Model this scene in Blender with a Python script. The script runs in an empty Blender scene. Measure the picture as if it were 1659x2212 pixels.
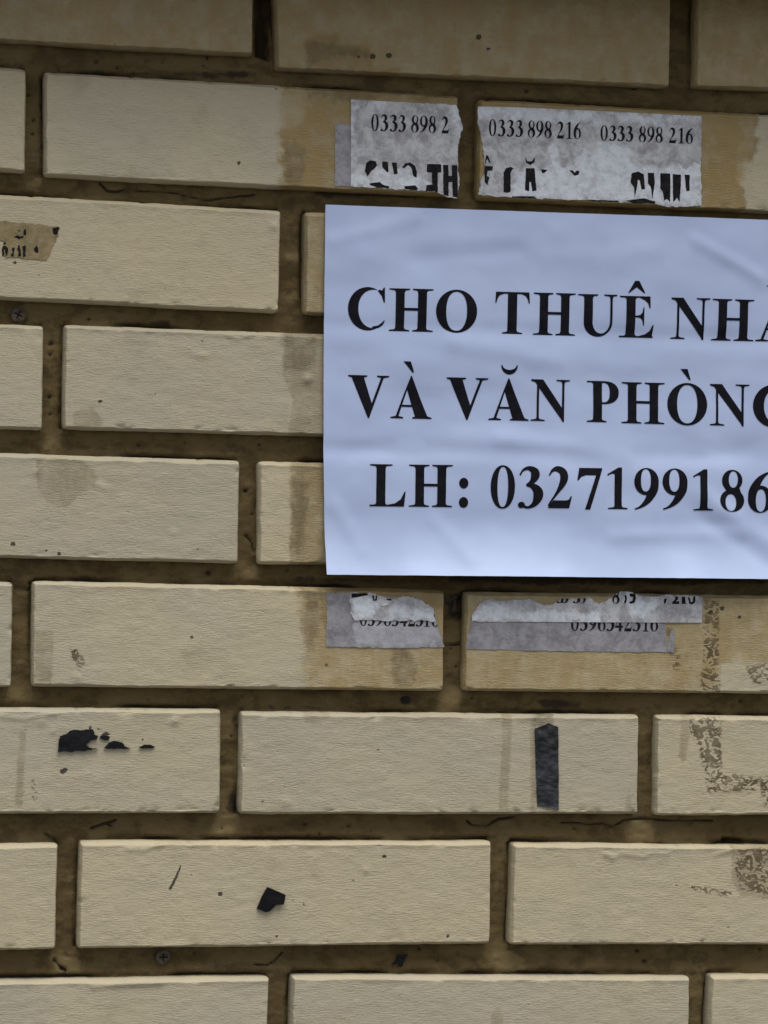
import bpy, math, random
import numpy as np
from mathutils import Matrix, Vector
from mathutils.geometry import delaunay_2d_cdt

# ------------------------------------------------------------------ camera, sky, sun, exposure
S = bpy.context.scene
COL = S.collection
D = 1.7007                                  # metres from the wall face
FPX = 6500.0                                # focal length in pixels of a 1659 x 2212 picture
YAW, PITCH, ROLL = [math.radians(a) for a in (12.4157, 2.2061, -0.9055)]
CZ = 1.55                                   # camera height above the pavement

def rot():
    cy, sy, cp, sp, cr, sr = (math.cos(YAW), math.sin(YAW), math.cos(PITCH), math.sin(PITCH), math.cos(ROLL), math.sin(ROLL))
    Ry = np.array([[cy, 0, sy], [0, 1, 0], [-sy, 0, cy]])
    Rp = np.array([[1, 0, 0], [0, cp, -sp], [0, sp, cp]])
    Rr = np.array([[cr, -sr, 0], [sr, cr, 0], [0, 0, 1]])
    return Ry @ Rp @ Rr
RM = rot()
def to_world(v): return Vector((v[0], v[2], -v[1]))
cam = bpy.data.cameras.new('camera')
cam_o = bpy.data.objects.new('camera', cam); COL.objects.link(cam_o)
right, down, fwd = [to_world(RM @ np.array(a)) for a in ((1., 0, 0), (0, 1., 0), (0, 0, 1.))]
m = Matrix((right, -down, -fwd)).transposed().to_4x4(); m.translation = (0, -D, CZ)
cam_o.matrix_world = m
cam.sensor_fit = 'HORIZONTAL'; cam.sensor_width = 36.0; cam.lens = 36.0 * FPX / 1659.0
cam.clip_start = 0.05; cam.clip_end = 500
S.camera = cam_o

SUN_EL, SUN_AZ = math.radians(72), math.radians(10)     # high, in front of the wall, a little to its right
w = bpy.data.worlds.new('World'); S.world = w; w.use_nodes = True
wn, wl = w.node_tree.nodes, w.node_tree.links
sky = wn.new('ShaderNodeTexSky'); sky.sky_type = 'NISHITA'; sky.sun_disc = False
sky.sun_elevation = SUN_EL; sky.sun_rotation = math.pi - SUN_AZ
sky.air_density = 1.0; sky.dust_density = 1.0; sky.ozone_density = 1.0
hs = wn.new('ShaderNodeHueSaturation'); hs.inputs['Saturation'].default_value = 0.2
wl.new(sky.outputs['Color'], hs.inputs['Color']); wl.new(hs.outputs['Color'], wn['Background'].inputs['Color'])
wn['Background'].inputs['Strength'].default_value = 0.05
sun = bpy.data.lights.new('sun', 'SUN'); sun.energy = 1.5; sun.angle = math.radians(50); sun.color = (1, 0.955, 0.88)
sun_o = bpy.data.objects.new('sun', sun); COL.objects.link(sun_o)
sdir = Vector((math.sin(SUN_AZ) * math.cos(SUN_EL), -math.cos(SUN_AZ) * math.cos(SUN_EL), math.sin(SUN_EL)))
sun_o.rotation_euler = sdir.to_track_quat('Z', 'Y').to_euler(); sun_o.location = (0.5, -2, 3)
S.view_settings.view_transform = 'Standard'; S.view_settings.look = 'None'
S.view_settings.gamma = 1.0; S.view_settings.use_curve_mapping = False
S.view_settings.exposure = 1.26
S.render.resolution_x, S.render.resolution_y = 768, 1024

# ------------------------------------------------------------------ measuring the wall (mm: u right, v up, off = towards the street)
def W(px, py, off=0.0):
    d = RM @ np.array([(px - 829.5) / FPX, (py - 1106.0) / FPX, 1.0])
    k = (D * 1000 - off) / d[2]
    return d[0] * k, CZ * 1000 - d[1] * k
def WA(pts, off=0.0): return np.array([W(x, y, off) for x, y in pts])

# ------------------------------------------------------------------ noise, distance fields
RNG = np.random.default_rng(7)
TAB = RNG.random((256, 256)) * 2 - 1
def vnoise(x, y):
    x = np.asarray(x, float); y = np.asarray(y, float)
    xi, yi = np.floor(x).astype(int), np.floor(y).astype(int)
    fx, fy = x - xi, y - yi
    fx = fx * fx * fx * (fx * (fx * 6 - 15) + 10); fy = fy * fy * fy * (fy * (fy * 6 - 15) + 10)
    a, b = TAB[xi & 255, yi & 255], TAB[(xi + 1) & 255, yi & 255]
    c, d = TAB[xi & 255, (yi + 1) & 255], TAB[(xi + 1) & 255, (yi + 1) & 255]
    return (a * (1 - fx) + b * fx) * (1 - fy) + (c * (1 - fx) + d * fx) * fy
def fbm(x, y, octv=4):
    s, a = 0, 1.0
    for k in range(octv):
        s = s + a * vnoise(x * 2 ** k + 17.3 * k, y * 2 ** k + 9.1 * k); a *= .5
    return s
def inside(P, loop):
    x, y = P[:, 0], P[:, 1]; r = np.zeros(len(P), bool)
    n = len(loop)
    for i in range(n):
        x1, y1 = loop[i]; x2, y2 = loop[(i + 1) % n]
        if y1 == y2: continue
        c = ((y1 > y) != (y2 > y)) & (x < (x2 - x1) * (y - y1) / (y2 - y1) + x1)
        r ^= c
    return r
def seg_dist(P, a, b):
    ab = b - a; t = np.clip(((P - a) @ ab) / max(ab @ ab, 1e-12), 0, 1)
    return np.linalg.norm(P - (a + t[:, None] * ab), axis=1)
def sdf(P, loop):
    loop = np.asarray(loop, float); d = np.full(len(P), 1e9)
    for i in range(len(loop)): d = np.minimum(d, seg_dist(P, loop[i], loop[(i + 1) % len(loop)]))
    return np.where(inside(P, loop), -d, d)
def line_dist(P, pts):
    pts = np.asarray(pts, float); d = np.full(len(P), 1e9)
    for i in range(len(pts) - 1): d = np.minimum(d, seg_dist(P, pts[i], pts[i + 1]))
    return d
def field(P, loops):
    d = np.full(len(P), 30.0)
    lo, hi = P.min(0) - 30, P.max(0) + 30
    for L in loops:
        if (L.max(0) < lo).any() or (L.min(0) > hi).any(): continue
        d = np.minimum(d, sdf(P, L))
    return d

# ------------------------------------------------------------------ mesh helpers (mm in, metres out)
def mesh(name, V, F, mat, parent=None, smooth=True, attrs=None):
    V = np.asarray(V, float)
    me = bpy.data.meshes.new(name)
    me.from_pydata((V / 1000.0).tolist(), [], F if isinstance(F, list) else F.tolist())
    me.polygons.foreach_set('use_smooth', [smooth] * len(me.polygons))
    for k, a in (attrs or {}).items():
        at = me.attributes.new(k, 'FLOAT', 'POINT'); at.data.foreach_set('value', np.asarray(a, np.float32))
    me.materials.append(mat); me.update()
    o = bpy.data.objects.new(name, me); COL.objects.link(o)
    if parent: o.parent = parent
    return o
def tag(o, label, cat, group=None):
    o['label'] = label; o['category'] = cat
    if group: o['group'] = group
    return o
def empty(name, u, v, off=0.0):
    o = bpy.data.objects.new(name, None); COL.objects.link(o); o.empty_display_size = .02
    return o
def grid_faces(nu, nv):
    i = np.arange(nu * nv).reshape(nv, nu)
    return np.stack([i[:-1, :-1], i[:-1, 1:], i[1:, 1:], i[1:, :-1]], -1).reshape(-1, 4)

def cdt(pos, neg=(), clip=None, step=3.0):
    """triangulate the union of pos loops minus neg loops (optionally clipped), with a grid of inner points so that it can be draped"""
    pts, edges = [], []
    for L in list(pos) + list(neg) + ([clip] if clip is not None else []):
        b = len(pts); n = len(L)
        pts += [Vector((float(p[0]), float(p[1]))) for p in L]
        edges += [(b + i, b + (i + 1) % n) for i in range(n)]
    A = np.array([[p.x, p.y] for p in pts]); lo, hi = A.min(0), A.max(0)
    gx = np.arange(lo[0] + step * .5, hi[0], step); gy = np.arange(lo[1] + step * .5, hi[1], step)
    if len(gx) and len(gy):
        G = np.stack(np.meshgrid(gx, gy), -1).reshape(-1, 2)
        k = np.zeros(len(G), bool)
        for L in pos: k |= inside(G, L)
        for a_, b_ in edges: k &= seg_dist(G, A[a_], A[b_]) > .3 * step
        pts += [Vector((float(a), float(b))) for a, b in G[k]]
    vo, eo, fo, *_ = delaunay_2d_cdt(pts, edges, [], 0, 1e-5)
    P = np.array([[p.x, p.y] for p in vo]); T = np.array([f for f in fo if len(f) == 3])
    c = P[T].mean(1); k = np.zeros(len(T), bool)
    for L in pos: k |= inside(c, L)
    for L in neg: k &= ~inside(c, L)
    if clip is not None: k &= inside(c, clip)
    T = T[k]
    used, inv = np.unique(T, return_inverse=True)
    P = P[used]; T = inv.reshape(-1, 3)
    a, b, cc = P[T[:, 0]], P[T[:, 1]], P[T[:, 2]]
    ar = (b[:, 0] - a[:, 0]) * (cc[:, 1] - a[:, 1]) - (b[:, 1] - a[:, 1]) * (cc[:, 0] - a[:, 0])
    T[ar < 0] = T[ar < 0][:, ::-1]
    return P, T
def slab(name, P, T, zf, thick, mat, parent=None, attrs=None, smooth=False):
    """a sheet with the outline P,T, its front at height zf(P) and real thickness"""
    z = zf(P); n = len(P)
    V = np.concatenate([np.c_[P[:, 0], -z, P[:, 1]], np.c_[P[:, 0], -(z - thick), P[:, 1]]])
    from collections import Counter
    e = Counter()
    for t in T.tolist():
        for i in range(3): e[(t[i], t[(i + 1) % 3])] += 1
    F = T.tolist() + (T[:, ::-1] + n).tolist()
    rim = [(i, j) for (i, j) in e if (j, i) not in e]
    ids = sorted({i for q in rim for i in q}); lut = {v_: k for k, v_ in enumerate(ids)}; nr = len(ids)
    V = np.concatenate([V, V[ids], V[np.array(ids, int) + n]])          # the rim has its own points so that the front shades cleanly
    for i, j in rim: F.append([2 * n + lut[j], 2 * n + lut[i], 2 * n + nr + lut[i], 2 * n + nr + lut[j]])
    at = {k: np.concatenate([a, a, a[ids], a[ids]]) for k, a in (attrs or {}).items()}
    return mesh(name, V, F, mat, parent, smooth, at)
def jag(loop, amp, seg=1.2, seed=0, smooth_edges=()):
    """roughen a torn outline"""
    out = []; n = len(loop)
    for i in range(n):
        a, b = np.asarray(loop[i], float), np.asarray(loop[(i + 1) % n], float)
        L = np.linalg.norm(b - a); k = max(1, int(L / seg)); nn = np.array([-(b - a)[1], (b - a)[0]]) / max(L, 1e-9)
        for q in range(k):
            p = a + (b - a) * q / k
            j = 0 if (i in smooth_edges or q == 0) else fbm(np.array(p[0] * .45 + seed), np.array(p[1] * .45 + 3.7 * seed), 3) * amp
            out.append(p + nn * j)
    return np.array(out)

# ------------------------------------------------------------------ materials
def new_mat(name, rough=.85, spec=.2):
    m_ = bpy.data.materials.new(name); m_.use_nodes = True
    b = m_.node_tree.nodes['Principled BSDF']; b.inputs['Roughness'].default_value = rough
    b.inputs['Specular IOR Level'].default_value = spec
    return m_, m_.node_tree.nodes, m_.node_tree.links, b
class NT:
    def __init__(s, n, l): s.n, s.l = n, l
    def put(s, sock, v):
        if hasattr(v, 'is_output'): s.l.new(v, sock)
        elif isinstance(v, (tuple, list)) and len(v) == 3 and sock.type == 'RGBA': sock.default_value = (*v, 1)
        else: sock.default_value = v
    def math(s, op, a, b=None, c=None, clamp=False):
        q = s.n.new('ShaderNodeMath'); q.operation = op; q.use_clamp = clamp
        for i, x in enumerate((a, b, c)):
            if x is not None: s.put(q.inputs[i], x)
        return q.outputs[0]
    def mix(s, f, a, b, mode='MIX'):
        q = s.n.new('ShaderNodeMix'); q.data_type = 'RGBA'; q.blend_type = mode
        s.put(q.inputs[0], f); s.put(q.inputs[6], a); s.put(q.inputs[7], b); return q.outputs[2]
    def ramp(s, x, a, b, lo=0.0, hi=1.0):
        q = s.n.new('ShaderNodeMapRange'); q.interpolation_type = 'SMOOTHSTEP'
        s.put(q.inputs[0], x); q.inputs[1].default_value = a; q.inputs[2].default_value = b
        q.inputs[3].default_value = lo; q.inputs[4].default_value = hi; return q.outputs[0]
    def pos(s, scale=(1, 1, 1)):
        g = s.n.new('ShaderNodeNewGeometry'); q = s.n.new('ShaderNodeVectorMath'); q.operation = 'MULTIPLY'
        s.l.new(g.outputs['Position'], q.inputs[0]); q.inputs[1].default_value = scale; return q.outputs[0]
    def noise(s, vec, scale, detail=4, rough=.55, dist=0.0):
        q = s.n.new('ShaderNodeTexNoise'); q.inputs['Scale'].default_value = scale; q.inputs['Detail'].default_value = detail
        q.inputs['Roughness'].default_value = rough; q.inputs['Distortion'].default_value = dist
        s.l.new(vec, q.inputs['Vector']); return q.outputs[0]
    def attr(s, name):
        q = s.n.new('ShaderNodeAttribute'); q.attribute_name = name; return q.outputs['Fac']
    def bump(s, h, strength, dist, bsdf, prev=None):
        q = s.n.new('ShaderNodeBump'); q.inputs['Strength'].default_value = strength; q.inputs['Distance'].default_value = dist
        s.l.new(h, q.inputs['Height'])
        if prev is not None: s.l.new(prev, q.inputs['Normal'])
        s.l.new(q.outputs[0], bsdf.inputs['Normal']); return q.outputs[0]

def brick_material():
    m_, n, l, b = new_mat('painted_brick', .62, .35); t = NT(n, l)
    P = t.pos(); Ps = t.pos((1, 1, 5.5))
    oi = n.new('ShaderNodeObjectInfo').outputs['Random']
    big = t.noise(P, 14, 3); mid = t.noise(P, 60, 4); streak = t.noise(Ps, 230, 4, .6, .6); fine = t.noise(Ps, 520, 3, .6)
    c = t.mix(t.ramp(big, .35, .68), (.47, .415, .288), (.43, .392, .298))
    c = t.mix(t.ramp(mid, .52, .75, 0, .35), c, (.36, .32, .225))
    c = t.mix(t.ramp(oi, .5, 1.0, 0, .4), c, (.41, .368, .275))
    c = t.mix(t.ramp(oi, .5, 0.0, 0, .5), c, (.52, .445, .295))
    c = t.mix(t.ramp(t.noise(P, 33, 5, .65), .54, .72, 0, .4), c, (.33, .285, .19))
    c = t.mix(t.ramp(streak, .30, .48, .26, 0), c, (.27, .235, .16))
    c = t.mix(t.ramp(fine, .6, .8, 0, .3), c, (.56, .5, .38))
    # small dark specks
    v = n.new('ShaderNodeTexVoronoi'); v.inputs['Scale'].default_value = 75; v.inputs['Randomness'].default_value = 1
    l.new(t.pos((1, 1, 1.5)), v.inputs['Vector'])
    sep = n.new('ShaderNodeSeparateColor'); l.new(v.outputs['Color'], sep.inputs[0])
    rad = t.math('MULTIPLY', t.ramp(sep.outputs[0], .80, 1.0), .085)
    sp = t.math('LESS_THAN', t.math('ADD', v.outputs['Distance'], t.math('MULTIPLY', t.math('SUBTRACT', fine, .5), .12)), rad)
    c = t.mix(t.math('MULTIPLY', sp, .75), c, (.12, .095, .055))
    # glue and water stains, each with its own outline
    wob = t.math('ADD', t.math('MULTIPLY', t.math('SUBTRACT', t.noise(P, 190, 5, .65), .5), 9.0), t.math('MULTIPLY', t.math('SUBTRACT', t.noise(P, 62, 4, .6), .5), 17.0))
    wob2 = t.math('MULTIPLY', t.math('SUBTRACT', t.noise(P, 420, 4, .65), .5), 5.0)
    run = t.math('MULTIPLY', t.ramp(t.noise(t.pos((1, 1, .22)), 120, 4, .6), .3, .7, .7, 1.0), t.ramp(t.noise(P, 75, 6, .7), .34, .58, .5, 1.0))
    st = t.math('ADD', t.attr('stain'), wob)
    c = t.mix(t.math('MULTIPLY', t.ramp(st, 1.6, -2.2, 0, .95), run), c, (.185, .125, .045))
    oc = t.math('ADD', t.attr('ochre'), wob)
    c = t.mix(t.math('MULTIPLY', t.ramp(oc, 3.0, -3.0, 0, .88), run), c, (.315, .228, .092))
    lt = t.math('ADD', t.attr('light_stain'), wob2)
    c = t.mix(t.math('MULTIPLY', t.ramp(lt, .9, -.9, 0, .6), run), c, (.22, .175, .098))
    dk = t.math('ADD', t.attr('dark_stain'), wob)
    c = t.mix(t.math('MULTIPLY', t.ramp(dk, 2.4, -2.4, 0, .66), run), c, (.125, .095, .05))
    cr = t.math('ADD', t.attr('crackle'), wob2)
    vor = t.noise(t.pos((1, 1, 1.5)), 175, 3, .5, 1.8)
    cm = t.math('MULTIPLY', t.ramp(cr, 1., -1.), t.ramp(vor, .475, .515))
    c = t.mix(t.math('MULTIPLY', cm, t.ramp(t.noise(P, 90, 3), .35, .65, .7, .98)), c, (.10, .072, .034))
    spot = t.math('ADD', t.attr('spot'), t.math('MULTIPLY', wob2, .25))
    c = t.mix(t.ramp(spot, .32, -.1, 0, .95), c, (.04, .03, .022))
    l.new(c, b.inputs['Base Color'])
    amp = t.ramp(t.noise(t.pos((1, 1, 1.6)), 34, 3), .32, .68, .35, 1.25)
    rel = t.math('MULTIPLY', streak, amp)
    pit = t.math('MULTIPLY', t.ramp(t.noise(P, 300, 2, .5), .70, .78), -.6)
    nb = t.bump(t.math('ADD', rel, pit), .5, .0011, b)
    nb = t.bump(t.noise(t.pos((1, 1, 3)), 420, 4, .65), .45, .0005, b, nb)
    t.bump(t.noise(P, 130, 3), .25, .0012, b, nb)
    return m_
def mortar_material():
    m_, n, l, b = new_mat('mortar', .9, .15); t = NT(n, l)
    P = t.pos(); Ps = t.pos((1, 1, 1.5))
    big = t.noise(P, 24, 3); mid = t.noise(Ps, 70, 6, .68); fine = t.noise(P, 700, 4, .7)
    c = t.mix(t.ramp(big, .35, .65), (.108, .077, .034), (.142, .104, .048))
    c = t.mix(t.ramp(mid, .47, .62, 0, .6), c, (.055, .036, .017))
    c = t.mix(t.ramp(mid, .42, .30, 0, .6), c, (.18, .132, .068))
    c = t.mix(t.ramp(fine, .6, .75, 0, .4), c, (.055, .04, .022))
    c = t.mix(t.math('MULTIPLY', t.ramp(t.math('ADD', t.attr('pale'), t.math('MULTIPLY', t.math('SUBTRACT', mid, .5), 16)), 2, -4), .6), c, (.215, .165, .082))
    so = t.math('ADD', t.attr('soot_shade'), t.math('MULTIPLY', t.math('SUBTRACT', mid, .5), 14))
    c = t.mix(t.ramp(so, 1.5, -1.5, 0, .9), c, (.03, .024, .016))  # soot colour, also used for shade painted into the joints
    c = t.mix(t.ramp(t.math('ADD', t.attr('fleck'), t.math('MULTIPLY', t.math('SUBTRACT', fine, .5), 2.2)), .4, -.4, 0, .75), c, (.022, .016, .011))
    l.new(c, b.inputs['Base Color'])
    nb = t.bump(mid, .45, .0020, b); t.bump(fine, .6, .0006, b, nb)
    return m_
def paper_material():
    m_, n, l, b = new_mat('printer_paper', .55, .3); t = NT(n, l)
    P = t.pos()
    c = t.mix(t.ramp(t.noise(P, 22, 3), .35, .7), (.43, .52, .77), (.465, .56, .815))
    l.new(c, b.inputs['Base Color'])
    nb = t.bump(t.noise(P, 40, 2, .45), .22, .0025, b); t.bump(t.noise(P, 900, 2), .05, .0003, b, nb)
    return m_
def flyer_material(name, ca, cb, cw):
    m_, n, l, b = new_mat(name, .6, .3); t = NT(n, l)
    P = t.pos(); mid = t.noise(P, 120, 6, .72, .25); fin = t.noise(P, 420, 4, .6)
    c = t.mix(t.ramp(mid, .36, .62), ca, cb)
    wt = t.math('ADD', t.attr('white'), t.math('MULTIPLY', t.math('SUBTRACT', t.noise(P, 170, 5, .68), .5), 17))
    c = t.mix(t.math('MULTIPLY', t.ramp(wt, 2.0, -2.4, 0, .9), t.ramp(t.noise(P, 210, 5, .7), .36, .60, .45, 1.0)), c, cw)
    c = t.mix(t.ramp(fin, .62, .74, 0, .35), c, (.14, .12, .11))
    l.new(c, b.inputs['Base Color'])
    t.bump(mid, .6, .0014, b)
    return m_
def plain(name, col, col2, scale, rough, spec=.3, bump=.3, dist=.001, metal=0):
    m_, n, l, b = new_mat(name, rough, spec); t = NT(n, l)
    x = t.noise(t.pos(), scale, 5, .6)
    l.new(t.mix(t.ramp(x, .35, .68), col, col2), b.inputs['Base Color']); t.bump(x, bump, dist, b)
    b.inputs['Metallic'].default_value = metal
    return m_
M_BRICK, M_MORTAR, M_PAPER = brick_material(), mortar_material(), paper_material()
M_FLY = flyer_material('flyer_paper', (.30, .30, .322), (.53, .54, .58), (.68, .73, .82))
M_FLYOLD = flyer_material('old_flyer_paper', (.20, .195, .215), (.32, .315, .35), (.42, .42, .47))
M_RESID = flyer_material('yellowed_paper', (.20, .155, .075), (.29, .235, .125), (.34, .29, .18))
M_WHITE = plain('white_paper', (.74, .75, .78), (.80, .81, .84), 200, .6, .3, .1)
M_INK = plain('black_ink', (.005, .005, .009), (.009, .009, .014), 200, .7, .1, .05)
M_INKOLD = plain('worn_ink', (.007, .006, .008), (.02, .018, .02), 400, .7, .1, .1)
M_BLACK = plain('black_tape', (.003, .0035, .005), (.008, .008, .010), 120, .5, .2, .5)
M_SLATE = plain('slate_plastic', (.004, .005, .006), (.038, .042, .05), 55, .36, .45, .35, .003)
M_ZINC = plain('screw_zinc', (.10, .085, .065), (.04, .032, .022), 420, .7, .3, .6, .0006, .1)
M_HOLE = plain('dark_socket', (.02, .017, .014), (.03, .025, .02), 300, .9)
M_TAR = plain('tar', (.010, .008, .006), (.045, .032, .018), 160, .45, .3, .8, .002)
M_GROUND = plain('pavement_concrete', (.085, .082, .08), (.12, .115, .11), 6, .9, .2, .3, .004)
M_LEDGE = plain('painted_render', (.42, .36, .25), (.35, .30, .2), 20, .85, .2, .4, .002)

# ------------------------------------------------------------------ ground
gx = 60000.0
g = mesh('ground', [(-gx, -gx, 0), (gx, -gx, 0), (gx, gx, 0), (-gx, gx, 0)], [[0, 1, 2, 3]], M_GROUND, smooth=False)
g['kind'] = 'structure'

# ------------------------------------------------------------------ the brick wall
wall = empty('brick_wall', 0, 0)
tag(wall, 'cream painted brick wall with deep brown mortar joints carrying the paper notices', 'wall')

DEPTH = 9.0
def line(p, q, off=0.0):                       # v = a + b u
    (u1, v1), (u2, v2) = W(*p, off), W(*q, off)
    b = (v2 - v1) / (u2 - u1); return v1 - b * u1, b
def vline(p, q, off=0.0):                      # u = a + b v
    (u1, v1), (u2, v2) = W(*p, off), W(*q, off)
    b = (u2 - u1) / (v2 - v1); return u1 - b * v1, b
def meet(h, v):
    a, b = h; c, d = v; vv = (a + b * c) / (1 - b * d); return np.array([c + d * vv, vv])
L_OFF = -DEPTH * .8                            # left edges and lower top edges were read off at the back of the brick's flank
def T_(y): return L_OFF if y > 1356 else 0.0
# top line, bottom line, left line, right line (read on the photograph); None = 240 mm / 60 mm from the other side
BR = [
 (None, ((0, 88), (547, 119)), None, ((548, 0), (547, 120))),
 (None, ((596, 149), (1448, 187)), ((589, 0), (594, 150)), ((1450, 0), (1448, 187))),
 (None, ((1494, 187), (1659, 193)), ((1498, 0), (1494, 188)), None),
 (((0, 143), (56, 148)), ((0, 367), (55, 372)), None, ((57, 150), (55, 372))),
 (((95, 153), (880, 199)), ((97, 380), (988, 424)), ((94, 155), (94, 380)), ((992, 205), (989, 425))),
 (((1030, 212), (1659, 246)), ((1030, 429), (1659, 458)), ((1029, 215), (1027, 430)), None),
 (((0, 418), (607, 453)), ((0, 645), (603, 675)), None, ((607, 455), (603, 675))),
 (((655, 455), (700, 457)), ((655, 677), (700, 679)), ((655, 455), (652, 680)), None),
 (((0, 699), (94, 703)), ((0, 926), (91, 928)), None, ((94.5, 703), (91, 926))),
 (((140, 700), (697, 721)), ((135, 926), (697, 942)), ((137, 702), (134, 926)), None),
 (((0, 978), (518, 995)), ((0, 1204), (515, 1217)), None, ((518.5, 996), (515, 1216))),
 (((556, 995), (700, 999)), ((553, 1218), (700, 1219)), ((555, 995), (553, 1221)), None),
 (((0, 1256), (28, 1257)), ((0, 1484), (25, 1484)), None, ((28, 1258), (25, 1484))),
 (((70, 1254), (961, 1274)), ((67, 1483), (959, 1493)), ((69, 1256), (66, 1483)), ((961.5, 1280), (959, 1493))),
 (((1003, 1278), (1659, 1286)), ((996, 1492), (1659, 1499)), ((1001, 1282), (995, 1490)), None),
 (((0, 1528), (477, 1531)), ((0, 1759), (476, 1757)), None, ((478, 1535), (475.5, 1756))),
 (((517, 1536), (1381, 1543)), ((513, 1759), (1379, 1759)), ((516, 1538), (513, 1758)), ((1381.5, 1545), (1379, 1759))),
 (((1411, 1543), (1659, 1547)), ((1409, 1762), (1659, 1761)), ((1411, 1546), (1408, 1762)), None),
 (((0, 1822), (126, 1820)), ((0, 2054), (119, 2052)), None, ((126, 1823), (119.5, 2052))),
 (((177, 1815), (1062, 1815)), ((165, 2050), (1059, 2039)), ((171, 1818), (164.5, 2050)), ((1062.5, 1820), (1059, 2039))),
 (((1103, 1819), (1659, 1824)), ((1096, 2042), (1659, 2041)), ((1103, 1822), (1096, 2042)), None),
 (((0, 2115), (583, 2107)), None, None, ((583.5, 2110), (579, 2212))),
 (((628, 2104), (1491, 2106)), None, ((628, 2106), (624, 2212)), ((1491.5, 2110), (1490, 2212))),
 (((1529, 2102), (1659, 2103)), None, ((1529, 2104), (1524, 2212)), None),
]
QUADS = []
for top, bot, lf, rt in BR:
    if bot: hb = line(*bot)
    if top: ht = line(top[0], top[1], T_(top[0][1]))
    if not top: ht = (hb[0] + 60.5, hb[1])
    if not bot: hb = (ht[0] - 60.5, ht[1])
    if lf: vl = vline(*lf, L_OFF)
    if rt: vr = vline(*rt)
    if not lf: vl = (vr[0] - 240, vr[1])
    if not rt: vr = (vl[0] + 240, vl[1])
    QUADS.append((meet(ht, vl), meet(ht, vr), meet(hb, vr), meet(hb, vl)))

# stains, each an outline on the wall (read on the photograph, in its pixels)
def polys(L): return [WA(p) for p in L]
def box(x0, y0, x1, y1): return [(x0, y0), (x1, y0), (x1, y1), (x0, y1)]
STAIN = polys([
 [(655, 82), (700, 70), (753, 86), (783, 98), (812, 132), (860, 148), (870, 175), (663, 148), (659, 110)],
 [(650, 175), (664, 222), (664, 255), (640, 272), (606, 285), (612, 320), (609, 350), (603, 420), (1000, 440), (1000, 190)],
 [(1020, 195), (1636, 235), (1640, 263), (1636, 300), (1629, 347), (1594, 367), (1599, 390), (1613, 413), (1596, 470), (1020, 445)],
 [(640, 1262), (1000, 1262), (1000, 1300), (760, 1400), (700, 1380), (690, 1275)],
])
LIGHT = polys([
 [(615, 712), (611, 806), (620, 836), (633, 863), (620, 948), (720, 948), (720, 712)],
 [(630, 994), (626, 1225), (720, 1225), (720, 994)],
 [(645, 445), (720, 445), (720, 690), (665, 690)],
 [(77, 996), (83, 986), (180, 996), (200, 1016), (212, 1033), (203, 1053), (167, 1073), (143, 1096), (127, 1098), (103, 1086), (80, 1050)],

 [(1084, 1530), (1108, 1530), (1104, 1600), (1099, 1700), (1097, 1765), (1076, 1765), (1079, 1690), (1086, 1600)],
 [(1473, 1540), (1492, 1540), (1487, 1600), (1482, 1640), (1474, 1648), (1466, 1640), (1470, 1590)],
 [(45, 1573), (58, 1573), (52, 1659), (48, 1745), (32, 1740), (38, 1650)],
 [(75, 1360), (117, 1365), (112, 1480), (75, 1482)],
 [(656, 1536), (716, 1540), (712, 1556), (680, 1563), (660, 1560)],
 [(157, 890), (200, 880), (222, 905), (218, 923), (160, 923)],
 [(1579, 1820), (1680, 1820), (1680, 1945), (1600, 1935), (1580, 1900)],
 [(1060, 2189), (1075, 2180), (1088, 2192), (1084, 2225), (1064, 2225)],
 [(1350, 1750), (1360, 1700), (1368, 1760)],
 [(1146, 1552), (1158, 1550), (1158, 1765), (1146, 1765)],  # brown groove edge beside the insert, its shadow painted in
 [(470, 1525), (478, 1700), (455, 1760), (478, 1770)],
])
OCHRE = polys([
 [(-300, -200), (1900, -200), (1900, 215), (-300, 125)],
 [(648, 1260), (1000, 1260), (1000, 1505), (658, 1505)],
 [(990, 1265), (1700, 1275), (1700, 1428), (1555, 1432), (1552, 1505), (990, 1505)],
 [(606, 170), (1000, 190), (1000, 440), (603, 430)], [(1020, 195), (1640, 235), (1596, 470), (1020, 450)],
 [(626, 1000), (720, 1000), (720, 1225), (626, 1225)], [(645, 440), (720, 440), (720, 690), (650, 690)],
])
DARK = polys([
 [(614, 716), (690, 722), (690, 770), (660, 800), (614, 800)],
 [(656, 1270), (692, 1275), (686, 1400), (655, 1420)],
 [(840, 1400), (880, 1392), (900, 1440), (870, 1488), (845, 1480)],
 [(1150, 1540), (1200, 1538), (1195, 1568), (1150, 1570)],
 [(660, 180), (1000, 195), (1000, 215), (665, 215)],
 [(660, 90), (760, 95), (790, 120), (665, 140)],
 [(612, 320), (640, 300), (660, 330), (655, 395), (612, 395)],
 [(630, 1030), (650, 1020), (665, 1080), (650, 1200), (632, 1200)],
 [(1440, 1358), (1456, 1358), (1456, 1412), (1446, 1412)],
])
CRACK = polys([
 [(1521, 1293), (1552, 1293), (1555, 1500), (1510, 1500), (1520, 1420)],
 [(1490, 1552), (1558, 1550), (1560, 1640), (1556, 1668), (1640, 1680), (1630, 1712), (1530, 1712), (1520, 1660), (1508, 1610), (1490, 1580)],
 [(1640, 1680), (1680, 1670), (1680, 1745), (1648, 1740)],
 [(1610, 1440), (1680, 1430), (1680, 1485), (1625, 1475)],
 [(1585, 1835), (1680, 1830), (1680, 1935), (1600, 1925), (1590, 1890)],
 [(1445, 1909), (1510, 1912), (1580, 1925), (1580, 1938), (1520, 1928)],
 [(1455, 1415), (1470, 1415), (1470, 1450), (1455, 1445)],
 [(150, 1400), (165, 1400), (185, 1430), (170, 1450), (155, 1420)],
 [(66, 1690), (72, 1684), (80, 1725), (72, 1730)],
])
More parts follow.
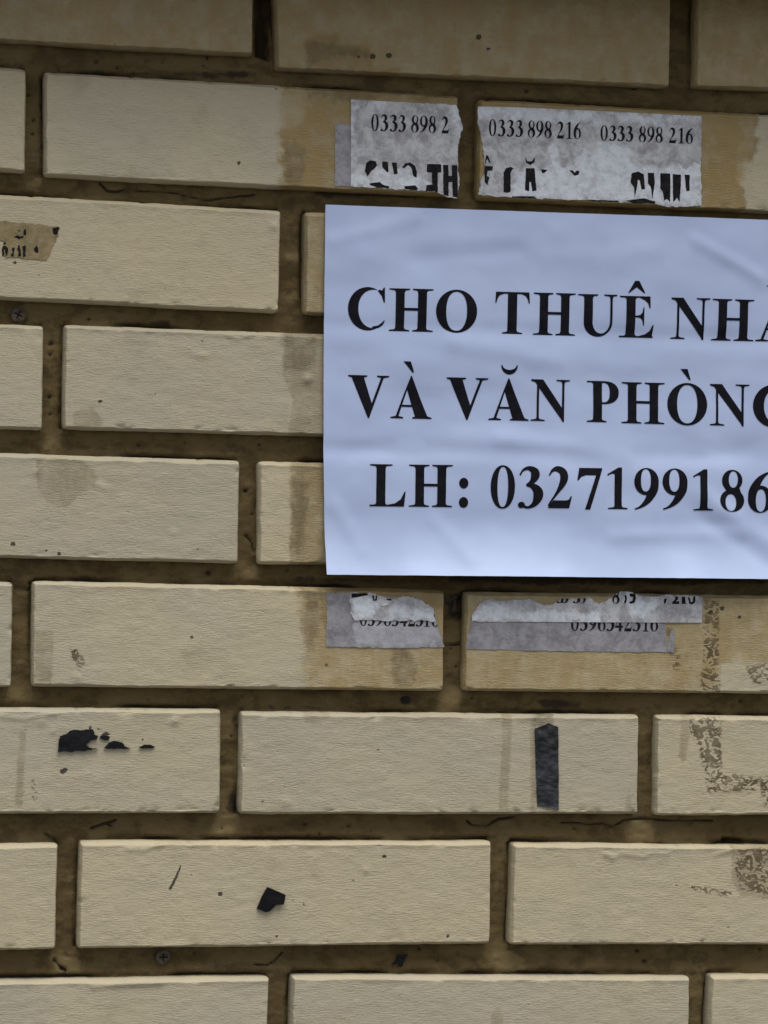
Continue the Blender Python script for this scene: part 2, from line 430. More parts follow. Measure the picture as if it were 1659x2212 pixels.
def dot(x, y, r): return [(x + r * math.cos(a), y + r * math.sin(a) * .8) for a in np.linspace(0, 2 * math.pi, 9)[:-1]]
SPOT = polys([dot(a[0], a[1], a[2] * 1.2) for a in (
 (28, 1175, 5), (136, 1666, 6), (142, 1662, 4), (160, 1407, 4), (968, 2022, 4), (633, 1946, 2.5), (657, 1953, 3.5), (476, 1931, 5),
 (516, 352, 4), (1034, 80, 6), (1055, 106, 4), (216, 867, 4), (380, 995 - 310, 3), (830, 1850, 4), (790, 1880, 3), (1508, 2089, 3),
 (195, 1572, 4), (228, 1585, 5), (222, 1592, 5), (236, 1585, 3), (308, 1598, 2.5), (213, 1575, 2.5), (414, 1377, 4), (597, 2023, 3),
 (1492, 1440, 3), (1560, 1314, 5), (1535, 1322, 5), (1597, 1333, 4), (775, 122, 4), (805, 122, 6), (840, 120, 6), (750, 1370, 3), (705, 1437, 4),
 (32, 567, 4), (172, 605, 3), (100, 1190, 3), (128, 1196, 4))]
 + [[(393, 1862), (395, 1863), (383, 1895), (370, 1922), (367, 1927), (362, 1917), (366, 1918), (380, 1890)]]
 + [[(210, 868), (222, 866), (223, 868), (212, 871)]])

def t12_(L): return [(1106 + x / 3, 1659 + y / 3) for x, y in L]
RIDGES = [WA(p) for p in (t12_([(595, 548), (660, 575), (710, 553), (780, 560), (850, 575), (910, 550), (1010, 556)]), [(277, 1834), (310, 1836), (327, 1829), (350, 1826)], [(0, 1546), (53, 1553), (83, 1546), (120, 1543)], [(493, 725), (515, 731), (540, 726)], [(420, 764), (450, 769)], [(200, 2132), (270, 2126), (350, 2124)], [(1310, 1845), (1325, 1858)], [(1545, 1846), (1575, 1838)], [(205, 1044), (230, 1056)])]
BUMPS = [(W(*p), r_, h_) for p, r_, h_ in (((664, 820), 2.4, 2.2), ((378, 1556), 2.2, 1.2), ((790, 1879), 1.5, 1.1), ((592, 490), 2.6, 1.2), ((115, 1580), 1.4, .8), ((90, 1560), 2.5, .7), ((620, 1735), 3, .7), ((80, 1020), 1.8, .8), ((375, 1150), 2, .5), ((168, 1465), 2.0, .8), ((1650, 1460), 2, .8))]
NB = 0
def build_brick(q):
    global NB
    NB += 1; s = NB * 37.7
    TL, TR, BRc, BL = q
    wd, ht = np.linalg.norm(TR - TL), np.linalg.norm(TL - BL)
    edge = [0, .4, .8, 1.1, 1.4, 1.8, 2.05, 2.3, 2.6, 3.4, 4.5]
    def lines(n_):
        k = int((n_ - 9) / 1.5); mid = np.linspace(4.5, n_ - 4.5, k + 2)[1:-1]
        return np.concatenate([edge, mid, n_ - np.array(edge[::-1])])
    su, sv = lines(wd), lines(ht); nu, nv = len(su), len(sv)
    A, Bv = np.meshgrid(su, sv)                          # Bv measured up from the bottom
    a, b = A / wd, Bv / ht
    P = (1 - b)[..., None] * ((1 - a)[..., None] * BL + a[..., None] * BRc) + b[..., None] * ((1 - a)[..., None] * TL + a[..., None] * TR)
    eL, eR, eB, eT = A, wd - A, Bv, ht - Bv
    U, V = P[..., 0].copy(), P[..., 1].copy()
    fall = lambda e: np.exp(-e / 2.5)
    # hand-laid, painted edges: a little wavy, with small chips
    wx = lambda x, k: .22 * fbm(x / 40 + s + k, x * 0 + k, 2) + .13 * fbm(x / 6 + s * 2 + k, x * 0 + k, 3)
    V -= fall(eT) * wx(A, 3.1); V += fall(eB) * wx(A, 9.4); U += fall(eL) * wx(Bv, 5.2); U -= fall(eR) * wx(Bv, 7.7)
    cT = 2.2 * (1 + .16 * fbm(A / 17 + s, A * 0, 3)); cB = 1.3 * (1 + .2 * fbm(A / 14 + s, A * 0 + 5, 3))
    cS = 1.25 * (1 + .25 * fbm(Bv / 10 + s, Bv * 0 + 8, 3))
    def prof(e, c, d): x = np.clip(1 - e / c, 0, 1); return -d * x
    Z = np.minimum.reduce([prof(eT, cT, 4.4), prof(eB, cB, 3.6), prof(eL, cS, 3.4), prof(eR, cS * .7, 3.0)])
    soft = np.minimum.reduce([eL, eR, eT, eB])
    for ea, eb, sx, sy in ((eL, eT, 1, -1), (eR, eT, -1, -1), (eL, eB, 1, 1), (eR, eB, -1, 1)):
        pull = .6 * np.exp(-(ea + eb) / 1.3); U += sx * pull; V += sy * pull
    pp = np.stack([U, V], -1).reshape(-1, 2)
    for L in RIDGES:
        if (L.max(0) < pp.min(0) - 5).any() or (L.min(0) > pp.max(0) + 5).any(): continue
        Z += (.75 * np.exp(-(line_dist(pp, L) / 1.0) ** 2)).reshape(Z.shape)
    for (x, y), r_, h_ in BUMPS:
        Z += h_ * np.exp(-((U - x) ** 2 + (V - y) ** 2) / r_ ** 2)
    Z += .16 * fbm(U / 38 + s, V / 22, 3) + .10 * fbm(U / 7, V / 1.9, 3)
    Z += .30 * np.exp(-((eT - 2.5) / 1.1) ** 2) * np.clip(.8 + .5 * fbm(A / 20 + s, A * 0 + 2, 2), 0, 1.5)
    chip = np.clip(fbm(U / 5 + s, V / 3.5, 3) - .62, 0, 1) * np.exp(-soft / 1.8) * 4.5
    Z -= chip
    n0 = nu * nv
    Vt = np.stack([U, -Z, V], -1).reshape(-1, 3)
    F = grid_faces(nu, nv).tolist()
    idx = np.arange(n0).reshape(nv, nu)
    ring = np.concatenate([idx[0, :], idx[1:, -1], idx[-1, -2::-1], idx[-2:0:-1, 0]])
    back = Vt[ring].copy(); back[:, 1] = 17.0
    mid_ = Vt[ring].copy(); mid_[:, 1] = 8.0; nr = len(ring)
    for k in range(nr):
        k2 = (k + 1) % nr
        F.append([int(ring[k]), n0 + k, n0 + k2, int(ring[k2])]); F.append([n0 + k, n0 + nr + k, n0 + nr + k2, n0 + k2])
    Vt = np.concatenate([Vt, mid_, back])
    p2 = Vt[:, [0, 2]]
    at = {'stain': field(p2, STAIN), 'light_stain': field(p2, LIGHT), 'dark_stain': field(p2, DARK), 'crackle': field(p2, CRACK), 'spot': field(p2, SPOT), 'ochre': field(p2, OCHRE)}
    return mesh('brick', Vt, F, M_BRICK, wall, True, at)
for q in QUADS: build_brick(q)

# mortar bed: fine where the photograph looks, coarse beyond
f0, f1 = W(-60, -60), W(1720, 2280)
U0, U1 = -700.0, 1500.0
ztop = max(q[0][1] for q in QUADS[:3]) + 2
us = np.concatenate([np.linspace(U0, f0[0], 30)[:-1], np.arange(f0[0], f1[0], 1.15), np.linspace(f1[0], U1, 30)])
vs = np.concatenate([np.linspace(0, f1[1], 30)[:-1], np.arange(f1[1], ztop, 1.15), [ztop + 12]])
A, Bv = np.meshgrid(us, vs); P2 = np.stack([A, Bv], -1).reshape(-1, 2)
z = -DEPTH + .5 * fbm(P2[:, 0] / 34, P2[:, 1] / 20, 3) + .42 * fbm(P2[:, 0] / 9, P2[:, 1] / 4.5, 4)
z += .9 * np.clip(fbm(P2[:, 0] / 17 + 40, P2[:, 1] / 9, 3) - .35, 0, 1) - 2.5 * np.clip(fbm(P2[:, 0] / 5 + 80, P2[:, 1] / 3.5, 3) - .95, 0, 1)
CRL = [[(215, 395), (232, 413), (253, 415), (273, 408), (300, 412), (350, 413), (383, 417), (417, 427), (450, 433), (483, 428), (550, 421)],
 [(1212, 1777), (1239, 1777), (1273, 1781), (1303, 1779), (1319, 1786), (1333, 1782), (1346, 1772), (1373, 1769), (1440, 1772), (1540, 1773)],
 [(97, 1800), (117, 1814), (128, 1824)], [(197, 1789), (227, 1779), (240, 1784)], [(227, 1779), (250, 1772)],
 [(1010, 1774), (1020, 1783), (1053, 1784), (1076, 1769), (1110, 1766)], [(552, 2084), (575, 2086), (592, 2078), (610, 2058)],
 [(30, 1271), (66, 1274)], [(530, 1157), (542, 1170), (548, 1190)], [(117, 2072), (126, 2085), (142, 2096)], [(965, 1395), (998, 1392)]]
crd = np.full(len(P2), 30.0)
for c in CRL: crd = np.minimum(crd, line_dist(P2, WA(c, -DEPTH)))
z -= 2.2 * np.exp(-(crd / .75) ** 2)
hole = field(P2, [WA(p, -DEPTH) for p in ([(549, -90), (586, -90), (585, 135), (549, 122)], [(1557, 1806), (1600, 1812), (1612, 1822), (1560, 1822)],
       dot(877, 1513, 9))])
FLECK = [WA(dot(x, y, r), -DEPTH) for x, y, r in ((450, 1238, 7), (660, 1781, 4), (753, 1784, 4), (690, 1801, 4), (666, 1806, 4), (1393, 2077, 6), (1643, 2051, 5), (1377, 2054, 5), (110, 743, 6), (108, 766, 5), (107, 858, 5), (108, 895, 4), (192, 690, 4), (448, 126, 4), (440, 143, 4), (253, 147, 4), (207, 135, 4), (1138, 197, 5), (1369, 190, 7), (117, 2075, 4), (134, 2093, 6), (480, 1790, 3), (945, 2075, 3), (300, 700, 4), (420, 2060, 3), (800, 1796, 3), (905, 2050, 5), (1240, 1790, 3), (1600, 1515, 4), (1020, 1508, 4), (300, 962, 4), (400, 955, 3), (560, 960, 4), (620, 1232, 4), (500, 1590, 4), (72, 260, 5), (70, 290, 4), (62, 205, 5), (530, 1060, 5), (545, 1110, 4), (975, 1400, 4), (985, 1440, 3))]
fleck = field(P2, FLECK); z -= 1.6 * np.clip(.6 - fleck, 0, 1)
z -= 9 * np.clip(-hole / 2.0, 0, 1)
gap = np.zeros(len(P2))
for TL, TR, BRc, BL in QUADS:                             # shrinkage gap above each brick
    b = (TR[1] - TL[1]) / (TR[0] - TL[0]); dv = P2[:, 1] - (TL[1] + b * (P2[:, 0] - TL[0]))
    k = (P2[:, 0] > TL[0]) & (P2[:, 0] < TR[0]) & (dv > -6) & (dv < 6)
    gap = np.maximum(gap, np.where(k, np.clip(1 - np.abs(dv) / 3.0, 0, 1), 0))
for TL, TR, BRc, BL in QUADS:                             # and beside its left flank
    du = TL[0] + (BL[0] - TL[0]) * (TL[1] - P2[:, 1]) / (TL[1] - BL[1]) - P2[:, 0]
    k = (P2[:, 1] < TL[1]) & (P2[:, 1] > BL[1]) & (np.abs(du) < 5)
    gap = np.maximum(gap, np.where(k, .9 * np.clip(1 - np.abs(du) / 2.6, 0, 1), 0))
gn = np.clip(.5 + fbm(P2[:, 0] / 34, P2[:, 1] / 40 + 11, 3), 0, 1.2)
z -= 4.5 * gap * gn
PALE = [WA(dot(x, y, r), -DEPTH) for x, y, r in ((75, 400, 22), (112, 955, 28), (30, 1498, 24), (540, 1238, 24), (142, 2085, 38), (480, 1790, 26), (1385, 1795, 36), (1095, 2080, 40), (630, 560, 18), (630, 640, 22), (980, 1500, 26), (118, 800, 14), (115, 880, 14), (45, 1430, 16), (147, 1900, 16), (620, 2180, 14), (1080, 1900, 14))]
SOOT_SHADE = [WA(p, -DEPTH) for p in ([(1150, 1506), (1200, 1500), (1256, 1512), (1262, 1536), (1165, 1538)], box(140, 1240, 215, 1258), [(550, 1522), (700, 1526), (760, 1535), (550, 1535)], [(549, -90), (586, -90), (585, 135), (549, 122)], [(1557, 1800), (1600, 1806), (1659, 1815), (1659, 1826), (1560, 1826)],
   box(0, 137, 50, 146), box(130, 150, 560, 172), box(960, 1275, 1003, 1345), box(670, 400, 930, 432), box(960, 1230, 1659, 1268), box(600, 1245, 960, 1262), box(0, 1770, 200, 1785), [(308, 120), (328, 121), (318, 150), (305, 146)], [(345, 120), (365, 120), (352, 135)], box(500, 1530, 520, 1600), box(488, 1700, 515, 1760), box(85, 160, 96, 380), [(1120, 210), (1340, 226), (1659, 242), (1659, 248), (1340, 234), (1120, 218)], box(240, 690, 370, 712), box(250, 2098, 340, 2112), box(340, 2050, 378, 2075), [(157, 1975), (165, 1975), (163, 2035), (156, 2030)])]  # soot smears, plus shade painted along joint edges and under the notice
soot_shade = np.minimum(field(P2, SOOT_SHADE) + 2.0, np.where(crd < 6, crd * 6 - 3.5, 30)); soot_shade = np.minimum(soot_shade, np.where(gap > 0, 3.5 - 7 * gap * gn, 30))  # shade in the gaps is painted in here; cracks darken too
mort = mesh('mortar', np.c_[P2[:, 0], -z, P2[:, 1]], grid_faces(len(us), len(vs)), M_MORTAR, wall, True,
            {'pale': field(P2, PALE), 'soot_shade': soot_shade, 'fleck': fleck})

# bricks beyond the frame: the same bond carried on, simple chamfered blocks that share their mesh data
def block_mesh(k):
    w2, h2, c = 120, 30, 1.9; V = []; r = random.Random(k)
    for (y, ins) in ((17, 0), (4.2, 0), (0, c)):
        for sx, sz in ((-1, -1), (1, -1), (1, 1), (-1, 1)):
            V.append((sx * (w2 - ins * .7) + r.uniform(-.5, .5), y, sz * (h2 - ins) + r.uniform(-.4, .4)))
    F = [[8, 9, 10, 11]]
    for a in (0, 4):
        for i in range(4): j = (i + 1) % 4; F.append([a + i, a + j, a + 4 + j, a + 4 + i])
    me = bpy.data.meshes.new('brick'); me.from_pydata((np.array(V) / 1000).tolist(), [], F); me.materials.append(M_BRICK)
    for k2 in ('stain', 'light_stain', 'dark_stain', 'crackle', 'spot', 'ochre'):
        at = me.attributes.new(k2, 'FLOAT', 'POINT'); at.data.foreach_set('value', [30.0] * len(V))
    return me
BLK = [block_mesh(k) for k in range(4)]
def block(u, v, k):
    o = bpy.data.objects.new('brick', BLK[k % 4]); COL.objects.link(o); o.parent = wall; o.location = (u / 1000, 0, v / 1000)
boxes = [(min(q[0][0], q[3][0]), max(q[1][0], q[2][0]), (q[0][1] + q[1][1] + q[2][1] + q[3][1]) / 4, q) for q in QUADS]
rows = [[0, 1, 2], [3, 4, 5], [6, 7], [8, 9], [10, 11], [12, 13, 14], [15, 16, 17], [18, 19, 20], [21, 22, 23]]
kk = 0
for r in rows:
    bs = [boxes[i] for i in r]
    u = min(b[0] for b in bs) - 11; vl = (bs[0][3][0][1] + bs[0][3][3][1]) / 2
    while u - 240 > U0 - 120: block(u - 120, vl, kk); kk += 1; u -= 251
    u = max(b[1] for b in bs) + 11; vr = (bs[-1][3][1][1] + bs[-1][3][2][1]) / 2
    while u + 240 < U1 + 120: block(u + 120, vr, kk); kk += 1; u += 251
v = boxes[21][2] - 76; i = 0
while v > 30:
    u = boxes[21][0] - 4 * 251 + (125 if i % 2 == 0 else 0)
    while u < U1 + 100:
        if u > U0 - 140: block(u + 120, v, kk); kk += 1
        u += 251
    v -= 75.5; i += 1

# projecting rendered ledge above the top course, and the wall it belongs to
LP = 58.0; LJ = W(1659, -16)[1]; LB = LJ - 4.0
sec = [(-12, LJ), (LP - 16, LJ), (LP - 16, LB), (LP, LB), (LP, ztop + 55), (LP - 5, ztop + 60), (-12, ztop + 78)]
Vl = [(uu, -y, zz) for uu in (U0, U1) for y, zz in sec]; n = len(sec)
mesh('ledge', Vl, [[i, (i + 1) % n, n + (i + 1) % n, n + i] for i in range(n)] + [list(range(n))[::-1], list(range(n, 2 * n))], M_LEDGE, wall, False)
mesh('upper_wall', [(U0, 0, ztop + 40), (U1, 0, ztop + 40), (U1, 0, 3300), (U0, 0, 3300), (U0, 220, 0), (U1, 220, 0), (U1, 220, 3300), (U0, 220, 3300)],
     [[0, 1, 2, 3], [5, 4, 7, 6], [3, 2, 6, 7]], M_LEDGE, wall, False)

# ------------------------------------------------------------------ lettering: bold serif glyphs drawn as outlines
def ell(cx, cy, rx, ry, n=40, p=2.0):
    t = np.linspace(0, 2 * math.pi, n, endpoint=False); c, s = np.cos(t), np.sin(t)
    return np.c_[cx + rx * np.sign(c) * np.abs(c) ** (2 / p), cy + ry * np.sign(s) * np.abs(s) ** (2 / p)]
def rc(x0, y0, x1, y1): return np.array([(x0, y0), (x1, y0), (x1, y1), (x0, y1)])
def pg(*p): return np.array(p, float)
def serif(x0, x1, s0, s1, y, up):              # a foot or head serif with curved brackets round the stem x0..x1
    d = 1 if up else -1; h = .035
    return [pg((s0, y), (s1, y), (s1, y + d * h * .8), (x1 + .025, y + d * (h + .012)), (x1 + .006, y + d * (h + .035)), (x1, y + d * .11), (x0, y + d * .11), (x0 - .006, y + d * (h + .035)), (x0 - .025, y + d * (h + .012)), (s0, y + d * h * .8))]
def stroke(pts, n=9):
    P = np.array(pts, float); K = len(P); Q = []
    for i in range(K - 1):
        p0, p1, p2, p3 = P[max(i - 1, 0)], P[i], P[i + 1], P[min(i + 2, K - 1)]
        for t in np.linspace(0, 1, n, endpoint=False):
            Q.append(.5 * (2 * p1 + (p2 - p0) * t + (2 * p0 - 5 * p1 + 4 * p2 - p3) * t * t + (3 * p1 - p0 - 3 * p2 + p3) * t ** 3))
    Q.append(P[-1]); Q = np.array(Q)
    T = np.gradient(Q[:, :2], axis=0); T /= np.linalg.norm(T, axis=1)[:, None]; N = np.c_[-T[:, 1], T[:, 0]]
    h = np.maximum(Q[:, 2:3], .038) / 2
    return [np.concatenate([Q[:, :2] + N * h, (Q[:, :2] - N * h)[::-1]])]
def glyph(ch):
    P, N = [], []
    if ch == 'H':
        P += [rc(.155, 0, .365, 1), rc(.685, 0, .895, 1), rc(.36, .485, .69, .55)]
        for y, up in ((0, 1), (1, 0)): P += serif(.155, .365, 0, .49, y, up) + serif(.685, .895, .56, 1.05, y, up)
    elif ch in 'CG':
        P += [ell(.47, .5, .47, .51)]; N += [ell(.62, .5, .375, .452, p=2.15), rc(.66, .235 if ch == 'C' else .30, 1.2, .665), rc(.9, -.1, 1.2, 1.1)]
        N += [pg((.6, .235), (.9, .235), (.885, .26), (.6, .26))]
        glyph.post = [pg((.845, .655), (.875, .655), (.872, 1.005), (.845, 1.005), (.80, .93), (.76, .955), (.70, .93), (.80, .80))]
        if ch == 'C': glyph.post += [pg((.58, .02), (.74, .062), (.83, .125), (.872, .205), (.872, .25), (.81, .18), (.72, .115), (.58, .085))]
        else: glyph.post += [rc(.70, .05, .9, .42), pg((.56, .45), (1.0, .45), (1.0, .42), (.9, .36), (.7, .36), (.56, .42))]
    elif ch == 'O': P += [ell(.47, .5, .47, .515)]; N += [ell(.47, .5, .238, .465, p=2.25)]
    elif ch == 'T':
        P += [rc(.30, 0, .52, 1), rc(.02, .955, .80, 1), pg((.0, .735), (.028, .735), (.05, .83), (.10, .91), (.20, .955), (.20, 1), (.015, 1)), pg((.82, .735), (.792, .735), (.77, .83), (.72, .91), (.62, .955), (.62, 1), (.805, 1))] + serif(.30, .52, .17, .65, 0, 1)
    elif ch == 'U':
        t = np.linspace(math.pi, 2 * math.pi, 30)
        out = [(.15, 1), (.15, .33)] + [(.505 + .355 * math.cos(a), .33 + .345 * math.sin(a)) for a in t] + [(.86, 1), (.80, 1), (.80, .33)]
        inn = [(.585 + .215 * math.cos(a), .34 + .275 * math.sin(a)) for a in t[::-1]]
        P += [np.array(out + inn + [(.37, 1)])] + serif(.15, .37, 0, .50, 1, 0) + serif(.80, .86, .65, .97, 1, 0)
    elif ch == 'E':
        P += [rc(.15, 0, .36, 1), rc(0, .962, .70, 1), rc(0, 0, .78, .04), pg((.46, .962), (.58, .90), (.65, .83), (.685, .715), (.71, .715), (.70, 1), (.4, 1)),
              pg((.45, .04), (.60, .085), (.70, .17), (.765, .31), (.79, .31), (.755, 0), (.4, 0)), rc(.35, .485, .45, .53),
              pg((.40, .485), (.47, .475), (.52, .42), (.545, .29), (.565, .29), (.565, .735), (.545, .735), (.52, .60), (.47, .545), (.40, .53))]
        P += serif(.15, .36, 0, .42, 0, 1) + serif(.15, .36, 0, .42, 1, 0)
    elif ch == 'N':
        P += [rc(.145, 0, .20, .93), rc(.755, .0, .81, 1), pg((.0, 1), (.29, 1), (.79, .28), (.81, .28), (.81, -.015), (.79, -.015), (.17, .83), (.10, .93), (0, .965))]
        P += serif(.145, .20, 0, .345, 0, 1) + serif(.755, .81, .61, .94, 1, 0)
    elif ch == 'A':
        P += [pg((.475, 1.01), (.495, 1.01), (.905, .02), (.60, .02), (.395, .68), (.185, .02), (.115, .02)), rc(.22, .275, .56, .325)]
        P += [pg((0, 0), (.31, 0), (.31, .03), (.20, .055), (.12, .055), (0, .03)), pg((.53, 0), (.99, 0), (.99, .03), (.90, .06), (.62, .06), (.53, .03))]
    elif ch == 'V':
        P += [pg((.07, .98), (.37, .98), (.575, .34), (.80, .98), (.865, .98), (.515, -.01), (.485, -.01))]
        P += [pg((0, 1), (.46, 1), (.46, .97), (.37, .945), (.08, .945), (0, .97)), pg((.69, 1), (.985, 1), (.985, .97), (.87, .945), (.79, .945), (.69, .97))]
    elif ch == 'P':
        P += [rc(.15, 0, .36, 1), np.concatenate([[(.30, 1.0)], ell(.40, .72, .36, .28, 40, 2.3)[[*range(10, -1, -1), *range(39, 29, -1)]], [(.30, .44)]])]; P += [rc(.15, .44, .42, .5), rc(.15, .96, .42, 1)]; N += [np.concatenate([[(.36, .955), (.36, .485)], ell(.40, .72, .145, .235, 40, 2.4)[30:], ell(.40, .72, .145, .235, 40, 2.4)[:11]])]
        P += serif(.15, .36, 0, .47, 0, 1) + [rc(0, .965, .3, 1), pg((.11, .965), (.15, .93), (.15, .97))]
    elif ch == 'L':
        P += [rc(.15, 0, .36, 1), rc(0, 0, .78, .04), pg((.40, .04), (.58, .075), (.71, .17), (.80, .355), (.825, .355), (.79, 0), (.4, 0))] + serif(.15, .36, 0, .52, 1, 0) + serif(.15, .36, 0, .42, 0, 1)
    elif ch == ':': P += [ell(.12, .115, .115, .125, 20), ell(.12, .56, .115, .125, 20)]
    elif ch == '^': P += [pg((0, 0), (.40, 1), (.64, 1), (1, 0), (.93, 0), (.5, .46), (.07, 0))]
    elif ch == '`': P += [pg((0, 1), (.68, 1), (1, .03), (.86, 0), (.12, .88))]
    elif ch == 'u':
        t = np.linspace(math.pi, 2 * math.pi, 16)
        P += [np.array([(.5 + .5 * math.cos(a), 1 + math.sin(a)) for a in t] + [(.5 + .42 * math.cos(a), 1.0 + .50 * math.sin(a)) for a in t[::-1]])]
    elif ch == '0': P += [ell(.285, .5, .285, .51, p=2.1)]; N += [ell(.285, .5, .125, .47, p=2.3)]
    elif ch == '1': P += [rc(.20, .0, .40, .94), pg((0, .835), (.30, 1.0), (.40, 1.0), (.40, .8), (.20, .8), (.20, .845), (.12, .85), (.01, .80))] + serif(.20, .40, .02, .56, 0, 1)
    elif ch == '2': P += stroke([(.02, .77, .02), (.10, .885, .07), (.22, .925, .14), (.34, .86, .18), (.375, .73, .19), (.33, .57, .15), (.21, .36, .07), (.06, .14, .04), (.01, .05, .03)]) + [pg((0, 0), (.50, 0), (.565, .285), (.535, .285), (.49, .205), (.43, .185), (.13, .185), (.04, .08))]
    elif ch == '3':
        P += stroke([(.035, .78, .02), (.10, .895, .05), (.22, .945, .10), (.34, .88, .17), (.355, .76, .18), (.29, .63, .11), (.17, .555, .03)]) + stroke([(.17, .545, .05), (.30, .53, .13), (.41, .42, .20), (.42, .27, .20), (.35, .11, .12), (.22, .03, .06), (.12, .06, .07), (.06, .10, .10)])
        P += [ell(.075, .085, .075, .075, 16)]
    elif ch == '4': P += [pg((.34, 1), (.45, 1), (.45, .365), (.56, .365), (.56, .22), (.45, .22), (.45, 0), (.27, 0), (.27, .22), (0, .22), (0, .33))]; N += [pg((.27, .365), (.27, .79), (.06, .365))]
    elif ch == '5': P += [pg((.13, 1), (.50, 1), (.545, 1.03), (.48, .86), (.16, .86), (.135, .76), (.10, .62), (.06, .62))] + stroke([(.07, .67, .10), (.24, .66, .17), (.40, .52, .20), (.43, .34, .20), (.36, .14, .14), (.24, .05, .08), (.14, .06, .07), (.07, .10, .09)]) + [ell(.075, .09, .07, .07, 16)]
    elif ch in '69':
        P += [ell(.285, .32, .285, .33)] + stroke([(.10, .30, .2), (.13, .53, .21), (.25, .77, .15), (.40, .92, .07), (.55, .99, .02)]); N += [ell(.30, .29, .115, .27, p=2.3)]
        if ch == '9': P = [np.array([.56, .98]) - p for p in P]; N = [np.array([.56, .98]) - p for p in N]
    elif ch == '7': P += [pg((.05, 1), (.57, 1), (.57, .965), (.30, 0), (.18, 0), (.43, .825), (.20, .825), (.09, .78), (.03, .70), (0, .70))]
    elif ch == '8':
        P += [ell(.285, .755, .235, .255), ell(.285, .265, .28, .275), pg((.06, .66), (.2, .42), (.5, .42), (.44, .62), (.4, .64))]
        N += [ell(.31, .775, .105, .20, p=2.1), ell(.255, .215, .125, .205, p=2.1)]
    post = getattr(glyph, 'post', []); glyph.post = []
    return P, N, post

def place(ch, x0, x1, yt, yb, slope=.03, off=1.2):
    P, N, post = glyph(ch)
    A = np.concatenate(P + post); A_ = A.copy()
    if ch in 'CG': A_ = A_[(A_[:, 0] <= (.90 if ch == 'C' else 1.01))]
    lo, hi = A_.min(0), A_.max(0)
    if ch == 'C': hi[0] = .878
    if ch == 'G': hi[0] = 1.0
    def mp(L):
        q = (L - lo) / (hi - lo)
        return np.array([W(x0 + a * (x1 - x0) - (b - .5) * -.012 * (yb - yt), yb + (yt - yb) * b + slope * (a - .5) * (x1 - x0), off) for a, b in q])
    return [mp(p) for p in P], [mp(p) for p in N], [mp(p) for p in post]
def letter_mesh(specs, off, zf, lift, clip=None, step=3.2):
    VV, FF, base = [], [], 0
    for sp in specs:
        P, N, post = place(*sp, off=off)
        for grp, ng in ((P, N), (post, [])):
            if not grp: continue
            grp, ng = [jag(q, 0, 2.0) for q in grp], [jag(q, 0, 2.0) for q in ng]
            p, t = cdt(grp, ng, clip, step)
            if len(t) == 0: continue
            VV.append(np.c_[p[:, 0], -(zf(p) + lift), p[:, 1]]); FF += (t + base).tolist(); base += len(p)
            lift += .0007
    return np.concatenate(VV), FF

# ------------------------------------------------------------------ the rental notice: a sheet of A4 glued over the bricks
pc = WA([(703, 442), (1659, 475), (1659, 1251), (708, 1241)], 1.2)
def notice_z(p):
    u, v = p[:, 0], p[:, 1]
    z_ = 2.1 + 1.25 * fbm(u / 80 + 3, v / 42 + 8, 2) + .30 * fbm(u / 26 + 9, v / 17 + 2, 2)
    for (x, y, r1, r2, h) in ((855, 1150, 17, 11, .55), (815, 560, 16, 9, .5), (1620, 560, 14, 12, .7), (1130, 680, 30, 8, -.5), (1300, 790, 40, 7, .5), (1250, 1000, 42, 6, -.5), (1100, 960, 25, 8, .5)):
        c = W(x, y, 1.2); z_ += h * np.exp(-((u - c[0]) / r1) ** 2 - ((v - c[1]) / r2) ** 2)
    for (x0, y0, x1, y1, h, wd_) in ((690, 701, 1700, 738, -.5, 5), (690, 969, 1700, 988, -.5, 5), (720, 520, 900, 470, .5, 4), (900, 560, 1120, 540, -.45, 5), (1180, 560, 1420, 540, .4, 6), (1500, 520, 1640, 600, .7, 4), (760, 980, 900, 960, -.4, 5), (980, 740, 1200, 780, .5, 6), (1080, 950, 1350, 985, .55, 5), (1320, 1160, 1600, 1150, .5, 4), (940, 1130, 1010, 1210, .4, 5), (1500, 980, 1659, 960, -.5, 6), (720, 1090, 780, 1190, .5, 5)):
        z_ += 1.6 * h * np.exp(-(line_dist(p, WA([(x0, y0), (x1, y1)], 1.2)) / wd_) ** 2)
    a, b = np.array(W(1470, 1060, 1.2)), np.array(W(1720, 1235, 1.2)); t = (b - a) / np.linalg.norm(b - a)
    dd = (p - a) @ np.array([-t[1], t[0]]); ll = (p - a) @ t
    z_ += np.clip(ll / 25, 0, 1) * (1.5 * np.exp(-((dd - 5) / 6) ** 2) - .9 * np.exp(-((dd + 7) / 5) ** 2))
    lo = W(708, 1241, 1.2)[1]
    z_ += 12.0 * np.clip((36 - (v - lo)) / 36, 0, 1) ** 2 * (1 + .35 * fbm(u / 40, v * 0 + 4, 2))      # the loose lower edge stands off the wall
    return np.maximum(z_, .9)
e1 = (pc[1] - pc[0]) / np.linalg.norm(pc[1] - pc[0]); e2 = (pc[2] - pc[1]) / np.linalg.norm(pc[2] - pc[1])
TRc, BRc_ = pc[0] + e1 * 297, pc[3] + (pc[2] - pc[3]) / np.linalg.norm(pc[2] - pc[3]) * 297
left_edge = WA([(708, 1241), (703, 1190), (699, 1110), (698, 1000), (698, 850), (699, 700), (701, 560), (703, 442)], 1.2)
for k_, (x_, y_, o_) in enumerate(((708, 1241, 13.5), (704, 1190, 6.0), (700, 1110, 2.2))): left_edge[k_] = W(x_, y_, o_)
outline = np.concatenate([left_edge, [TRc], [BRc_]])
p, t = cdt([jag(outline, .06, 4, 2)], [], None, 2.6)
notice = empty('rental_notice', 0, 0)
tag(notice, 'large white paper notice with three lines of bold black serif lettering glued on the bricks', 'notice')
slab('sheet', p, t, notice_z, .12, M_PAPER, notice, smooth=True)
